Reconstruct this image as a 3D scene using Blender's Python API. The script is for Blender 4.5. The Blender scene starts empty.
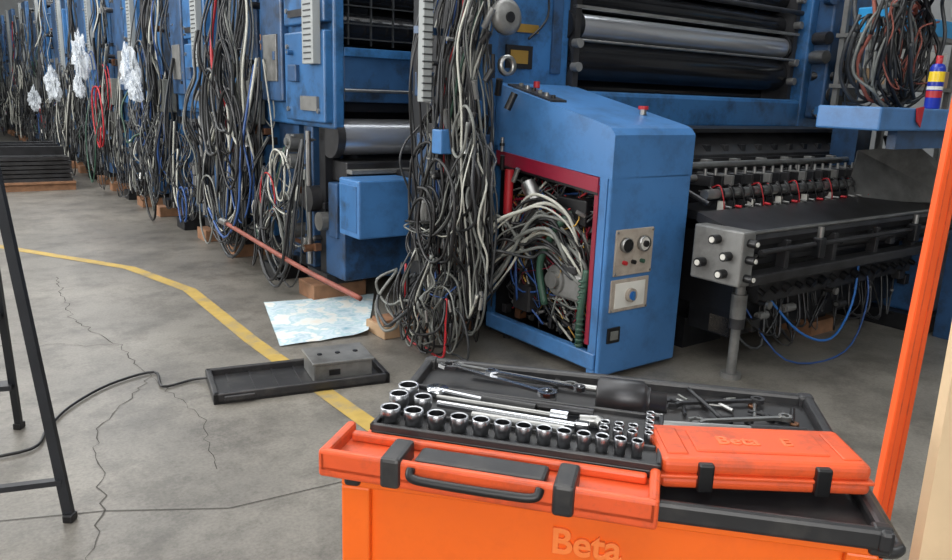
import bpy, bmesh, math, random
from mathutils import Vector, Matrix, noise
pi=math.pi
# ------------------------------------------------------------ materials
def M(name,col,rough=.5,metal=0,var=.12,scale=6,dirt=0,dcol=(.025,.022,.02),bump=0,dscale=3,emit=0,alpha=1,spec=.5):
    m=bpy.data.materials.new(name);m.use_nodes=True
    nt=m.node_tree;n=nt.nodes;l=nt.links;b=n["Principled BSDF"]
    tc=n.new("ShaderNodeTexCoord")
    no=n.new("ShaderNodeTexNoise");no.inputs["Scale"].default_value=scale;no.inputs["Detail"].default_value=6
    l.new(tc.outputs["Object"],no.inputs["Vector"])
    cr=n.new("ShaderNodeValToRGB")
    cr.color_ramp.elements[0].position=.3;cr.color_ramp.elements[1].position=.7
    cr.color_ramp.elements[0].color=(*[c*(1-var) for c in col],1)
    cr.color_ramp.elements[1].color=(*[min(1,c*(1+var)) for c in col],1)
    l.new(no.outputs["Fac"],cr.inputs["Fac"])
    out=cr.outputs["Color"]
    if dirt>0:
        n2=n.new("ShaderNodeTexNoise");n2.inputs["Scale"].default_value=dscale;n2.inputs["Detail"].default_value=10;n2.inputs["Roughness"].default_value=.7
        l.new(tc.outputs["Object"],n2.inputs["Vector"])
        r2=n.new("ShaderNodeValToRGB");r2.color_ramp.elements[0].position=.48;r2.color_ramp.elements[1].position=.68
        r2.color_ramp.elements[0].color=(0,0,0,1);r2.color_ramp.elements[1].color=(dirt,dirt,dirt,1)
        l.new(n2.outputs["Fac"],r2.inputs["Fac"])
        mx=n.new("ShaderNodeMix");mx.data_type='RGBA'
        l.new(r2.outputs["Color"],mx.inputs[0]);l.new(out,mx.inputs[6]);mx.inputs[7].default_value=(*dcol,1)
        out=mx.outputs[2]
    l.new(out,b.inputs["Base Color"])
    b.inputs["Roughness"].default_value=rough;b.inputs["Metallic"].default_value=metal
    b.inputs["Specular IOR Level"].default_value=spec
    if bump:
        bp=n.new("ShaderNodeBump");bp.inputs["Strength"].default_value=bump;bp.inputs["Distance"].default_value=.01
        l.new(no.outputs["Fac"],bp.inputs["Height"]);l.new(bp.outputs["Normal"],b.inputs["Normal"])
    if emit:
        b.inputs["Emission Color"].default_value=(*col,1);b.inputs["Emission Strength"].default_value=emit
    if alpha<1:b.inputs["Alpha"].default_value=alpha
    return m
def S(r,g,b): # srgb 0-255 -> linear
    f=lambda c:(c/255/12.92) if c/255<=.04045 else ((c/255+.055)/1.055)**2.4
    return (f(r),f(g),f(b))
BLUE=M("blue_paint",S(46,94,142),.36,0,.18,3,.9,S(26,38,52),dscale=4)
BLUE2=M("blue_paint_worn",S(38,70,106),.42,0,.3,4,.95,S(26,29,33),dscale=5)
BLUEC=M("blue_paint_clean",S(64,112,164),.34,0,.1,3,.6,S(48,74,104),dscale=5)
DARK=M("oily_dark_steel",S(32,33,36),.4,.35,.4,9,.5,S(15,15,17))
DARKP=M("dark_plate",S(58,58,60),.38,.5,.3,7,.7,S(30,27,25))
BLACK=M("black_rubber",S(18,18,20),.4,0,.2,20)
BLKP=M("black_plastic",S(36,36,38),.4,0,.15,15,.5,S(72,69,66),dscale=12)
ROLL=M("ink_roller_black",S(26,27,30),.2,.2,.2,4)
G1=M("cable_grey",S(104,106,102),.45,0,.2,20)
G2=M("cable_light",S(176,176,166),.45,0,.12,20)
G3=M("cable_dark_grey",S(48,50,52),.4,0,.2,20)
GREEN=M("hose_green",S(44,74,60),.4)
RED=M("signal_red",S(166,32,40),.45,0,.15)
CWB=M("cable_blue",S(40,74,130),.45)
DRED=M("red_lining",S(128,16,44),.5,0,.2,6,.4)
CHR=M("polished_chrome",S(196,198,202),.2,1,.08,10)
SOCK=M("satin_chrome_socket",S(176,178,182),.3,1,.15,30,.3,S(110,106,100),dscale=20)
CHRR=M("chrome_cylinder",S(206,208,212),.28,.8,.05,3)
STEEL=M("brushed_steel",S(158,158,156),.32,.85,.15,14,.3,S(80,75,70))
SGREY=M("grey_steel",S(122,122,120),.42,.4,.2,8,.6,S(58,56,53))
DUCT=M("light_grey_duct",S(140,144,144),.5,0,.08)
WOOD=M("rough_wood",S(130,94,68),.75,0,.3,9,bump=.3)
WOODP=M("pale_pine",S(206,180,144),.6,0,.12,4,.2,S(160,128,94))
ORANGE=M("orange_enamel",S(238,104,26),.35,0,.05,4,.3,S(200,84,26),dscale=8)
ORANGEL=M("orange_enamel_lettering",S(246,130,62),.35,0,.05,4)
ORANGEP=M("orange_plastic",S(218,86,42),.42,0,.08,6,.75,S(150,70,48),dscale=14)
ORANGEPL=M("orange_plastic_lettering",S(234,112,66),.4,0,.08,6)
ORANGEB=M("orange_strap_paint",S(236,96,40),.45,0,.08,6)
YEL=M("yellow_floor_paint",S(172,144,70),.7,0,.15,12,.95,S(120,113,97),dscale=6)
WHITE=M("white_enamel",S(206,204,196),.5)
BEIGE=M("control_plate",S(160,150,138),.5,0,.1,12,.5,S(104,94,84),dscale=14)
GOLD=M("brass_plate",S(176,140,70),.35,.7)
PLAST=M("clear_plastic_bag",S(214,220,226),.15,0,.1,12,alpha=.4)
PIPE=M("rusty_pipe",S(132,74,62),.6,.2,.25,10)
LADM=M("ladder_black",S(40,42,46),.4,.3,.15,10)
CRACK=M("crack_dark",S(72,69,65),.9)
CARD=M("cardboard",S(160,132,102),.8)
LBLUE=M("light_blue_plastic",S(40,140,196),.4)
CBLUE=M("can_blue",S(28,46,150),.3)
CYEL=M("can_yellow",S(232,196,40),.35)
COPPER=M("copper_brown",S(110,76,54),.4,.6)
YDIAL=M("dial_yellow",S(200,170,80),.4)
BLIT=M("dial_blue",S(40,100,170),.4)
PAPER=bpy.data.materials.new("paper_map");PAPER.use_nodes=True
nt=PAPER.node_tree;nn=nt.nodes;b=nn["Principled BSDF"];b.inputs["Roughness"].default_value=.6
tc=nn.new("ShaderNodeTexCoord");no=nn.new("ShaderNodeTexNoise");no.inputs["Scale"].default_value=7;no.inputs["Detail"].default_value=12
cr=nn.new("ShaderNodeValToRGB");e=cr.color_ramp.elements
e[0].position=.3;e[0].color=(*S(130,172,188),1);e[1].position=.72;e[1].color=(*S(216,210,198),1)
x=e.new(.45);x.color=(*S(198,210,216),1);x=e.new(.55);x.color=(*S(214,218,216),1);x=e.new(.5);x.color=(*S(164,194,202),1)
nt.links.new(tc.outputs["Object"],no.inputs["Vector"]);nt.links.new(no.outputs["Fac"],cr.inputs["Fac"]);nt.links.new(cr.outputs["Color"],b.inputs["Base Color"])
# concrete floor
FLOOR=bpy.data.materials.new("concrete_floor");FLOOR.use_nodes=True
nt=FLOOR.node_tree;nn=nt.nodes;L=nt.links;b=nn["Principled BSDF"]
tc=nn.new("ShaderNodeTexCoord")
def N(sc,det,ro=.6):
    q_=nn.new("ShaderNodeTexNoise");q_.inputs["Scale"].default_value=sc;q_.inputs["Detail"].default_value=det;q_.inputs["Roughness"].default_value=ro
    L.new(tc.outputs["Object"],q_.inputs["Vector"]);return q_
na=N(.9,10,.65);nb=N(70,4);nc=N(2.6,14,.8)
cr=nn.new("ShaderNodeValToRGB");e=cr.color_ramp.elements
e[0].position=.3;e[0].color=(*S(90,87,82),1);e[1].position=.7;e[1].color=(*S(136,131,122),1)
L.new(na.outputs["Fac"],cr.inputs["Fac"])
c2=nn.new("ShaderNodeValToRGB");e=c2.color_ramp.elements
e[0].position=.4;e[0].color=(.4,.39,.38,1);e[1].position=.53;e[1].color=(1,1,1,1)
L.new(nc.outputs["Fac"],c2.inputs["Fac"])
c3=nn.new("ShaderNodeValToRGB");e=c3.color_ramp.elements
e[0].position=.3;e[0].color=(.76,.76,.76,1);e[1].position=.6;e[1].color=(1.06,1.06,1.06,1)
L.new(nb.outputs["Fac"],c3.inputs["Fac"])
m1=nn.new("ShaderNodeMix");m1.data_type='RGBA';m1.blend_type='MULTIPLY';m1.inputs[0].default_value=.65
L.new(cr.outputs[0],m1.inputs[6]);L.new(c2.outputs[0],m1.inputs[7])
m2=nn.new("ShaderNodeMix");m2.data_type='RGBA';m2.blend_type='MULTIPLY';m2.inputs[0].default_value=1
L.new(m1.outputs[2],m2.inputs[6]);L.new(c3.outputs[0],m2.inputs[7]);L.new(m2.outputs[2],b.inputs["Base Color"])
b.inputs["Roughness"].default_value=.42
WALL=M("wall_plaster",S(170,172,172),.8,0,.08,2)
CEIL=M("ceiling_panel",S(180,182,182),.8,0,.05,2)
GLOW=M("added_panel_glow",(.93,.97,1),.5,0,0,2,emit=6)  # emission for the added, unseen panels under the ceiling

# ------------------------------------------------------------ mesh builder
class MB:
    def __init__(s,name,mat=Matrix.Identity(4)):
        s.name=name;s.W=mat;s.v=[];s.f=[];s.m=[];s.sm=[];s.mats=[];s.L=Matrix.Identity(4)
    def mi(s,m):
        if m not in s.mats:s.mats.append(m)
        return s.mats.index(m)
    def add(s,vs,fs,m,smooth=False):
        o=len(s.v);k=s.mi(m)
        for p in vs:s.v.append(s.L@Vector(p))
        for f in fs:s.f.append([i+o for i in f]);s.m.append(k);s.sm.append(smooth)
    def box(s,x0,x1,y0,y1,z0,z1,m,bev=0,seg=2):
        if bev>0:
            bm=bmesh.new();bmesh.ops.create_cube(bm,size=1)
            for v in bm.verts:v.co=Vector(((x0+x1)/2+v.co.x*(x1-x0),(y0+y1)/2+v.co.y*(y1-y0),(z0+z1)/2+v.co.z*(z1-z0)))
            bmesh.ops.bevel(bm,geom=bm.edges[:],offset=bev,segments=seg,affect='EDGES',profile=.5)
            bm.verts.index_update()
            s.add([v.co.copy() for v in bm.verts],[[v.index for v in f.verts] for f in bm.faces],m);bm.free();return
        vs=[(x,y,z) for x in(x0,x1) for y in(y0,y1) for z in(z0,z1)]
        s.add(vs,[(0,1,3,2),(4,6,7,5),(0,4,5,1),(2,3,7,6),(0,2,6,4),(1,5,7,3)],m)
    def obox(s,c,sz,rot,m,bev=0):
        old=s.L;s.L=old@Matrix.Translation(c)@rot.to_4x4()
        s.box(-sz[0]/2,sz[0]/2,-sz[1]/2,sz[1]/2,-sz[2]/2,sz[2]/2,m,bev);s.L=old
    def beam(s,a,b,w,h,m,up=(0,0,1)):
        a=Vector(a);b=Vector(b);d=(b-a);ln=d.length;d.normalize();u=Vector(up)
        x=d.cross(u)
        if x.length<1e-3:x=Vector((1,0,0))
        x.normalize();u=x.cross(d)
        R=Matrix((x,d,u)).transposed()
        s.obox((a+b)/2,(w,ln,h),R,m)
    def lathe(s,prof,o,ax,m,seg=24,smooth=True):
        ax=Vector(ax).normalized();t=Vector((0,0,1)) if abs(ax.z)<.9 else Vector((1,0,0))
        x=ax.cross(t).normalized();y=ax.cross(x);o=Vector(o)
        vs=[];fs=[]
        for r,h in prof:
            for i in range(seg):
                a=2*pi*i/seg;vs.append(o+ax*h+(x*math.cos(a)+y*math.sin(a))*r)
        for j in range(len(prof)-1):
            for i in range(seg):
                k=(i+1)%seg;fs.append((j*seg+i,j*seg+k,(j+1)*seg+k,(j+1)*seg+i))
        s.add(vs,fs,m,smooth)
    def cyl(s,a,b,r,m,seg=20,r2=None):
        a=Vector(a);b=Vector(b);h=(b-a).length;r2=r if r2 is None else r2
        d=b-a
        s.lathe([(r,0),(r2,h)],a,d,m,seg,True)
        s.lathe([(0.0001,0),(r,0)],a,d,m,seg,False);s.lathe([(r2,h),(0.0001,h)],a,d,m,seg,False)
    def tube(s,pts,r,m,seg=6,sub=5):
        P=[Vector(p) for p in pts];Q=[]
        for i in range(len(P)-1):
            p0=P[max(i-1,0)];p1=P[i];p2=P[i+1];p3=P[min(i+2,len(P)-1)]
            for k in range(sub):
                t=k/sub
                Q.append(.5*((2*p1)+(p2-p0)*t+(2*p0-5*p1+4*p2-p3)*t*t+(3*p1-p0-3*p2+p3)*t**3))
        Q.append(P[-1])
        d=(Q[1]-Q[0]).normalized();x=d.orthogonal().normalized();vs=[];fs=[]
        for i,c in enumerate(Q):
            nd=(Q[min(i+1,len(Q)-1)]-Q[max(i-1,0)])
            if nd.length>1e-6:d=nd.normalized()
            x=(x-d*x.dot(d))
            if x.length<1e-5:x=d.orthogonal()
            x.normalize();y=d.cross(x)
            for j in range(seg):
                a=2*pi*j/seg;vs.append(c+(x*math.cos(a)+y*math.sin(a))*r)
        for i in range(len(Q)-1):
            for j in range(seg):
                k=(j+1)%seg;fs.append((i*seg+j,i*seg+k,(i+1)*seg+k,(i+1)*seg+j))
        fs.append(list(range(seg)));fs.append(list(range(len(vs)-seg,len(vs))))
        s.add(vs,fs,m,True)
    def prism(s,poly,axis,a,b,m):
        def P(u,w,c):
            return (c,u,w) if axis==0 else ((u,c,w) if axis==1 else (u,w,c))
        n=len(poly);vs=[P(u,w,a) for u,w in poly]+[P(u,w,b) for u,w in poly]
        fs=[list(range(n)),list(range(n,2*n))]+[(i,(i+1)%n,n+(i+1)%n,n+i) for i in range(n)]
        s.add(vs,fs,m)
    def slab(s,pts,th,m):
        P=[Vector(p) for p in pts];nrm=(P[1]-P[0]).cross(P[2]-P[0]).normalized()*th;n=len(P)
        s.add(P+[p+nrm for p in P],[list(range(n)),list(range(n,2*n))]+[(i,(i+1)%n,n+(i+1)%n,n+i) for i in range(n)],m)
    def make(s):
        me=bpy.data.meshes.new(s.name);me.from_pydata([tuple(v) for v in s.v],[],s.f)
        for m in s.mats:me.materials.append(m)
        me.polygons.foreach_set("material_index",s.m);me.polygons.foreach_set("use_smooth",s.sm)
        me.update()
        bm=bmesh.new();bm.from_mesh(me);bmesh.ops.recalc_face_normals(bm,faces=bm.faces[:]);bm.to_mesh(me);bm.free()
        o=bpy.data.objects.new(s.name,me);bpy.context.collection.objects.link(o);o.matrix_world=s.W
        return o
def text(parent,name,body,size,ext,m,mat):
    c=bpy.data.curves.new(name,'FONT');c.body=body;c.size=size;c.extrude=ext;c.offset=size*.012;c.bevel_depth=size*.012;c.materials.append(m)
    o=bpy.data.objects.new(name,c);bpy.context.collection.objects.link(o);o.parent=parent;o.matrix_local=mat
    return o
TH=math.radians(36.5);RM=Matrix.Rotation(TH,4,'Z')
rng=random.Random(11)
U=rng.uniform
# ------------------------------------------------------------ room
def room():
    B=MB("floor",RM);B.box(-6,11,-5,30,-.1,0,FLOOR);B.make()
    B=MB("ceiling",RM);B.box(-6,11,-5,30,5.2,5.3,CEIL);B.make()
    for nme,a in (("wall_back",(-6,11,30,30.2)),("wall_front",(-6,11,-5.2,-5)),("wall_left",(-6.2,-6,-5,30)),("wall_right",(11,11.2,-5,30))):
        B=MB(nme,RM);B.box(a[0],a[1],a[2],a[3],0,5.2,WALL);B.make()
    for i in range(6):
        B=MB("added_light_panel",RM)  # unseen glowing panels, added to light the hall and reflect in the chrome
        t=-2+i*5
        B.box(-3.5,-.5,t,t+1.2,5.12,5.2,GLOW);B.box(2.5,6.5,t,t+1.2,5.12,5.2,GLOW);B.make()
room()
def marks():
    B=MB("yellow_line_marking",RM)
    P=[(.0,9.4),(.72,8.13),(1.41,6.92),(1.63,5.94),(1.6,4.5),(1.63,3.0),(1.66,1.2)];w=.05
    L=[]
    for i,(a,b) in enumerate(P):
        p=P[max(i-1,0)];q=P[min(i+1,len(P)-1)];d=Vector((q[0]-p[0],q[1]-p[1])).normalized();n=Vector((-d.y,d.x))
        L.append((Vector((a,b))+n*w,Vector((a,b))-n*w))
    vs=[];fs=[]
    for a,b in L:vs+= [(a.x,a.y,.003),(b.x,b.y,.003)]
    for i in range(len(L)-1):fs.append((2*i,2*i+1,2*i+3,2*i+2))
    B.add(vs,fs,YEL);B.make()
    B=MB("floor_cracks")
    def crack(pts,w=.006,jit=.03):
        Q=[]
        for i in range(len(pts)-1):
            a=Vector(pts[i]);b=Vector(pts[i+1]);n=max(2,int((b-a).length/.05))
            for k in range(n):
                p=a.lerp(b,k/n);Q.append(p+Vector((U(-jit,jit),U(-jit,jit)))*(.0 if jit==0 else 1))
        Q.append(Vector(pts[-1]));vs=[];fs=[]
        for i,c in enumerate(Q):
            d=(Q[min(i+1,len(Q)-1)]-Q[max(i-1,0)]).normalized();n=Vector((-d.y,d.x));ww=w*U(.3,1.2) if jit else w
            vs+=[(*(c+n*ww/2),.002),(*(c-n*ww/2),.002)]
        for i in range(len(Q)-1):fs.append((2*i,2*i+1,2*i+3,2*i+2))
        B.add(vs,fs,CRACK)
    crack([(-3.4,6.0),(-2.7,4.9),(-2.15,4.4),(-1.75,3.9),(-1.7,3.2),(-1.35,2.55),(-1.2,2.0)],.006,.018)
    crack([(-1.75,3.9),(-1.3,3.4),(-1.05,2.9)],.004,.02)
    crack([(-4.2,5.3),(-3.1,4.3),(-2.15,4.4)],.004,.03)
    crack([(-1.35,2.55),(-.9,2.6),(-.4,2.9)],.005,.0)
    crack([(-1.35,2.55),(-1.9,2.4)],.005,.0)
    B.make()
marks()
# ------------------------------------------------------------ cables
CM=[BLACK]*12+[G3]*7+[G1]*4+[G2]*3
def pick():
    x=rng.random()
    if x<.02:return RED
    if x<.035:return GREEN
    if x<.06:return CWB
    return rng.choice(CM)
def clumps(B,nc,per,s,t,z,loop=.4,r=(.004,.011),spread=.03):
    for c in range(nc):
        s0=U(*s);ta=U(*t);zt=z[1]*U(.85,1);k=rng.random();H=z[1]-z[0]
        if k<loop:
            tb=U(*t);zb=z[0]+H*U(0,.5);zt2=z[0]+H*U(.35,.9);zt=z[0]+H*U(.4,.95);tm=(ta+tb)/2;so=s0-U(0,.15)
            P=[(s0,ta,zt),(so,ta,zb+(zt-zb)*.55),(so,ta*.8+tm*.2,zb+(zt-zb)*.2),(so,tm,zb),(so,tb*.8+tm*.2,zb+(zt2-zb)*.2),(so,tb,zb+(zt2-zb)*.55),(s0,tb,zt2)]
        else:
            tb=ta+U(-.2,.2);zb=z[0]+H*U(0,.35);n=7
            P=[(s0+U(-.02,.02)-(.06 if j in(3,4) else 0),ta+(tb-ta)*j/n+U(-.035,.035),zt+(zb-zt)*j/n) for j in range(n+1)]
            if rng.random()<.6:
                P+=[(s0-.05,tb+U(-.1,.1),max(.03,zb-.06)),(s0-U(.02,.1),tb+U(-.22,.22),zb+U(.05,.3))]
        for q in range(per):
            rr=U(*r)*(1.6 if rng.random()<.12 else 1);o=Vector((rng.gauss(0,spread*.7),rng.gauss(0,spread),0));st=rng.gauss(0,.09)
            pts=[]
            for j,p in enumerate(P):
                f=j/(len(P)-1);w=.4+1.8*math.sin(pi*f)
                v=Vector(p)+o*w+Vector((rng.gauss(0,.008),rng.gauss(0,.012),st*math.sin(pi*f)+rng.gauss(0,.01)));v.z=max(v.z,.015);pts.append(v)
            if rng.random()<.25 and len(pts)>5:pts=pts[:rng.randint(4,len(pts))]
            B.tube(pts,rr,pick(),6,4)
            if rng.random()<.25:
                e=pts[-1];B.cyl(e,e+Vector((U(-.02,.02),U(-.02,.02),-.07)),rr*1.9,rng.choice([STEEL,BLACK,G1,STEEL]),8)
def coils(B,n,s,t,z,R=(.1,.25),r=(.004,.01)):
    for i in range(n):
        c=(U(*s),U(*t),U(*z));RR=U(*R);nn_=rng.randint(8,14);pts=[];ph=U(0,6);m=pick();rr=U(*r)
        for j in range(nn_):
            a=ph+j*pi/3.5;k=RR*U(.9,1.08)
            pts.append((c[0]+(j-nn_/2)*.006+U(-.01,.01),c[1]+math.cos(a)*k*.75,max(.03,c[2]+math.sin(a)*k*1.2)))
        B.tube(pts,rr,m,6,4)
def fittings(B,n,s,t,z,mats,big=.04):
    """small valves, unions, solenoids and brackets bolted to a surface"""
    for i in range(n):
        x_,y_,z_=U(*s),U(*t),U(*z);m=rng.choice(mats);k=rng.random();a=U(.3,1)*big
        if k<.4:B.box(x_-a,x_+a,y_-a*U(.5,1),y_+a*U(.5,1),z_-a*U(.5,1.4),z_+a,m,a*.15)
        elif k<.7:B.cyl((x_-a*1.5,y_,z_),(x_+a,y_,z_),a*.7,m,12);B.cyl((x_-a*1.7,y_,z_),(x_-a*1.5,y_,z_),a*.35,STEEL,8)
        elif k<.85:B.cyl((x_,y_,z_-a*2),(x_,y_,z_+a*2),a*.5,m,10);B.cyl((x_,y_,z_-a*.4),(x_,y_,z_+a*.4),a*.75,rng.choice(mats),10)
        else:B.cyl((x_,y_-a*2,z_),(x_,y_+a*2,z_),a*.4,m,10);B.cyl((x_,y_-a*2.2,z_),(x_,y_-a*1.7,z_),a*.65,STEEL,8)
DM=[DARK,DARKP,BLACK,SGREY,BLUE2,STEEL,COPPER,DARK,BLACK]
# ------------------------------------------------------------ press units
def unit(t0):
    B=MB("printing_press_unit",RM)
    B.box(2.75,6.2,t0+.3,t0+1.6,.16,1.12,DARK);B.box(2.9,6.2,t0+.4,t0+2.4,1.0,3.2,DARK)
    B.box(2.75,6.2,t0+1.5,t0+2.15,.16,1.0,BLUE2)
    B.box(2.42,2.50,t0,t0+1.25,1.28,3.25,BLUE,.015)
    B.box(2.36,2.43,t0+.03,t0+.72,1.32,1.95,BLUE,.012)
    B.box(2.36,2.43,t0+.03,t0+.72,2.0,2.75,BLUE,.012)
    B.box(2.36,2.43,t0+.78,t0+1.2,1.45,2.9,BLUE2,.012)
    B.box(2.345,2.37,t0+.85,t0+1.12,1.6,1.95,SGREY,.004)
    B.box(2.34,2.37,t0+.12,t0+.4,1.4,1.5,SGREY);B.box(2.33,2.37,t0+.45,t0+.6,1.6,1.72,BLUE2,.006);B.box(2.34,2.37,t0+.3,t0+.6,2.05,2.1,DARKP)
    for zz in (1.4,1.85,2.1,2.6):
        for tt in(.12,.65):B.cyl((2.362,t0+tt,zz),(2.345,t0+tt,zz),.018,STEEL,8)
    B.box(2.30,2.36,t0+.08,t0+.26,1.72,3.2,DUCT,.005)
    for j in range(36):B.box(2.297,2.301,t0+.11,t0+.23,1.75+j*.04,1.76+j*.04,G3)
    B.box(6.2,6.55,t0,t0+1.6,.16,3.2,BLUE)
    for zz,rr,mm in ((3.0,.11,ROLL),(2.72,.13,ROLL),(2.44,.1,DARKP),(2.22,.09,ROLL),(1.98,.11,ROLL)):
        B.cyl((2.5,t0+.22,zz),(6.2,t0+.22,zz),rr,mm,24)
    for j in range(20):B.box(2.56+j*.18,2.568+j*.18,t0+.06,t0+.08,1.86,2.35,G3)
    for zz in(1.9,2.0,2.12,2.24,2.35):B.box(2.52,6.2,t0+.05,t0+.07,zz,zz+.008,G3)
    B.box(2.5,6.2,t0+.02,t0+.14,1.47,1.8,BLUE2,.01);B.box(2.5,6.2,t0,t0+.03,1.78,1.84,BLUE,.004);B.cyl((2.5,t0-.0,1.55),(6.2,t0-.0,1.55),.012,STEEL,8)
    B.box(2.5,6.2,t0+.1,t0+.4,1.4,1.47,BLACK)
    B.cyl((2.5,t0+.13,1.22),(6.2,t0+.13,1.22),.13,CHRR,40)
    B.cyl((2.44,t0+.13,1.22),(2.5,t0+.13,1.22),.15,DARKP,32)
    B.box(2.5,6.2,t0-.02,t0+.3,.9,1.05,DARKP,.01);B.box(2.5,6.2,t0-.1,t0-.02,.97,1.0,SGREY,.004)
    B.box(2.40,2.86,t0-.40,t0-.1,.56,.96,BLUEC,.012);B.box(2.395,2.41,t0-.37,t0-.13,.6,.92,BLUE,.004);B.box(2.86,2.98,t0-.3,t0-.1,.7,1.0,DARKP,.01)
    B.box(2.44,2.56,t0+.2,t0+.3,.2,1.28,DARK);B.box(2.44,2.7,t0+.42,t0+.58,.2,1.28,BLUE2,.01);B.box(2.5,2.8,t0+.8,t0+1.2,.2,1.28,BLUE2)
    B.box(2.44,3.4,t0-.1,t0+.25,.2,.55,BLUE2,.01);B.box(2.9,4.6,t0-.08,t0+.25,.5,.88,DARK);B.box(2.42,2.5,t0-.02,t0+.12,.5,.9,BLUE2,.01)
    for zz in (.45,.7,1.0,1.15):
        B.cyl((2.36,t0+.7,zz),(2.75,t0+.7,zz),.06,SGREY,16);B.cyl((2.34,t0+.7,zz),(2.36,t0+.7,zz),.03,STEEL,10)
    B.cyl((2.46,t0+.35,.75),(2.36,t0+.35,.75),.1,DARKP,20);B.cyl((2.46,t0+.2,.6),(2.38,t0+.2,.6),.07,SGREY,20)
    B.cyl((2.38,t0+.36,.25),(2.38,t0+.36,1.25),.02,STEEL,10)
    for tt in(.15,.9,1.9):
        B.box(2.42,2.72,t0+tt,t0+tt+.35 if tt<1.8 else t0+2.15,.12,.2,DARKP);B.box(2.32,2.76,t0+tt+.02,t0+min(tt+.3,2.13),0,.12,WOOD if tt!=.9 else DARK,.006)
    B.box(2.5,6.4,t0+.1,t0+2.15,.15,.24,DARK)
    B.box(5.9,6.4,t0+.1,t0+.6,0,.16,WOOD);B.box(5.9,6.4,t0+1.8,t0+2.1,0,.16,WOOD)
    B.box(2.28,2.42,t0+1.3,t0+1.5,1.25,1.6,G1,.008);B.box(2.55,2.9,t0+1.25,t0+2.15,.9,2.9,DARK)
    B.box(2.44,2.55,t0+1.5,t0+1.8,1.5,2.7,BLUE2,.01);B.box(2.44,2.55,t0+1.9,t0+2.15,1.0,2.9,BLUE,.01);B.box(2.46,2.56,t0+1.3,t0+1.48,.3,2.3,BLUE,.01)
    B.box(2.3,2.44,t0+1.55,t0+1.72,.85,1.15,SGREY,.01);B.box(2.3,2.44,t0+1.9,t0+2.1,.5,.75,BLACK,.01)
    fittings(B,40,(2.36,2.46),(t0+.15,t0+2.1),(.25,1.22),DM,.05);fittings(B,22,(2.4,2.46),(t0+1.3,t0+2.12),(1.2,2.8),DM,.05)
    fittings(B,8,(2.36,2.37),(t0+.1,t0+1.15),(1.4,2.7),[BLUE2,SGREY,BLUE,DARKP],.03)
    B.make()
    C=MB("cable_bundle",RM)
    near=t0<6
    k=1.0 if near else (.75 if t0<9 else .5)
    clumps(C,int(7*k),6,(2.2,2.4),(t0+1.3,t0+2.15),(.15,3.1),.15,(.004,.010),.035)
    clumps(C,int(9*k),6,(2.15,2.4),(t0+.95,t0+2.25),(.15,2.1),.85,(.004,.011),.04)
    clumps(C,int(6*k),5,(2.25,2.36),(t0+.2,t0+1.2),(.12,1.25),.8,(.004,.008),.035)
    coils(C,int(16*k),(2.1,2.3),(t0+1.3,t0+2.1),(.4,1.6),(.2,.36),(.006,.013))
    coils(C,int(6*k),(2.2,2.3),(t0+.3,t0+1.0),(.3,.9),(.12,.22))
    C.make()
UN=[5.0,7.6,10.2,12.8,15.4,18.0,20.6,23.2,25.8]
for t in UN:unit(t)
def bag(s,t,z,w,h):
    B=MB("plastic_bag",RM);bm=bmesh.new();bmesh.ops.create_icosphere(bm,subdivisions=4,radius=1)
    sd=U(0,99)
    for v in bm.verts:
        p=v.co.copy();k=1+.6*noise.noise(p*2.2+Vector((sd,0,0)))+.35*noise.noise(p*5+Vector((0,sd,0)))
        nar=.45+.55*(1-(p.z+1)/2)
        v.co=Vector((s+p.x*k*w*.5*nar,t+p.y*k*w*nar+.05*p.z,z+p.z*k*h))
    bm.verts.index_update()
    B.add([v.co for v in bm.verts],[[v.index for v in f.verts] for f in bm.faces],PLAST);bm.free();B.make()
bag(2.05,9.3,1.7,.24,.22);bag(2.02,9.0,1.5,.16,.14);bag(2.0,11.9,1.9,.24,.26);bag(2.0,14.6,1.5,.28,.25);bag(2.0,12.2,1.5,.16,.16);bag(2.0,17.0,1.2,.25,.2)

B=MB("rusty_pipe",RM)
B.tube([(2.1,6.5,.42),(2.12,5.6,.36),(2.15,4.9,.31),(2.2,4.2,.27)],.018,PIPE,10);B.cyl((2.1,6.55,.42),(2.1,6.4,.42),.03,STEEL,10);B.make()

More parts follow.
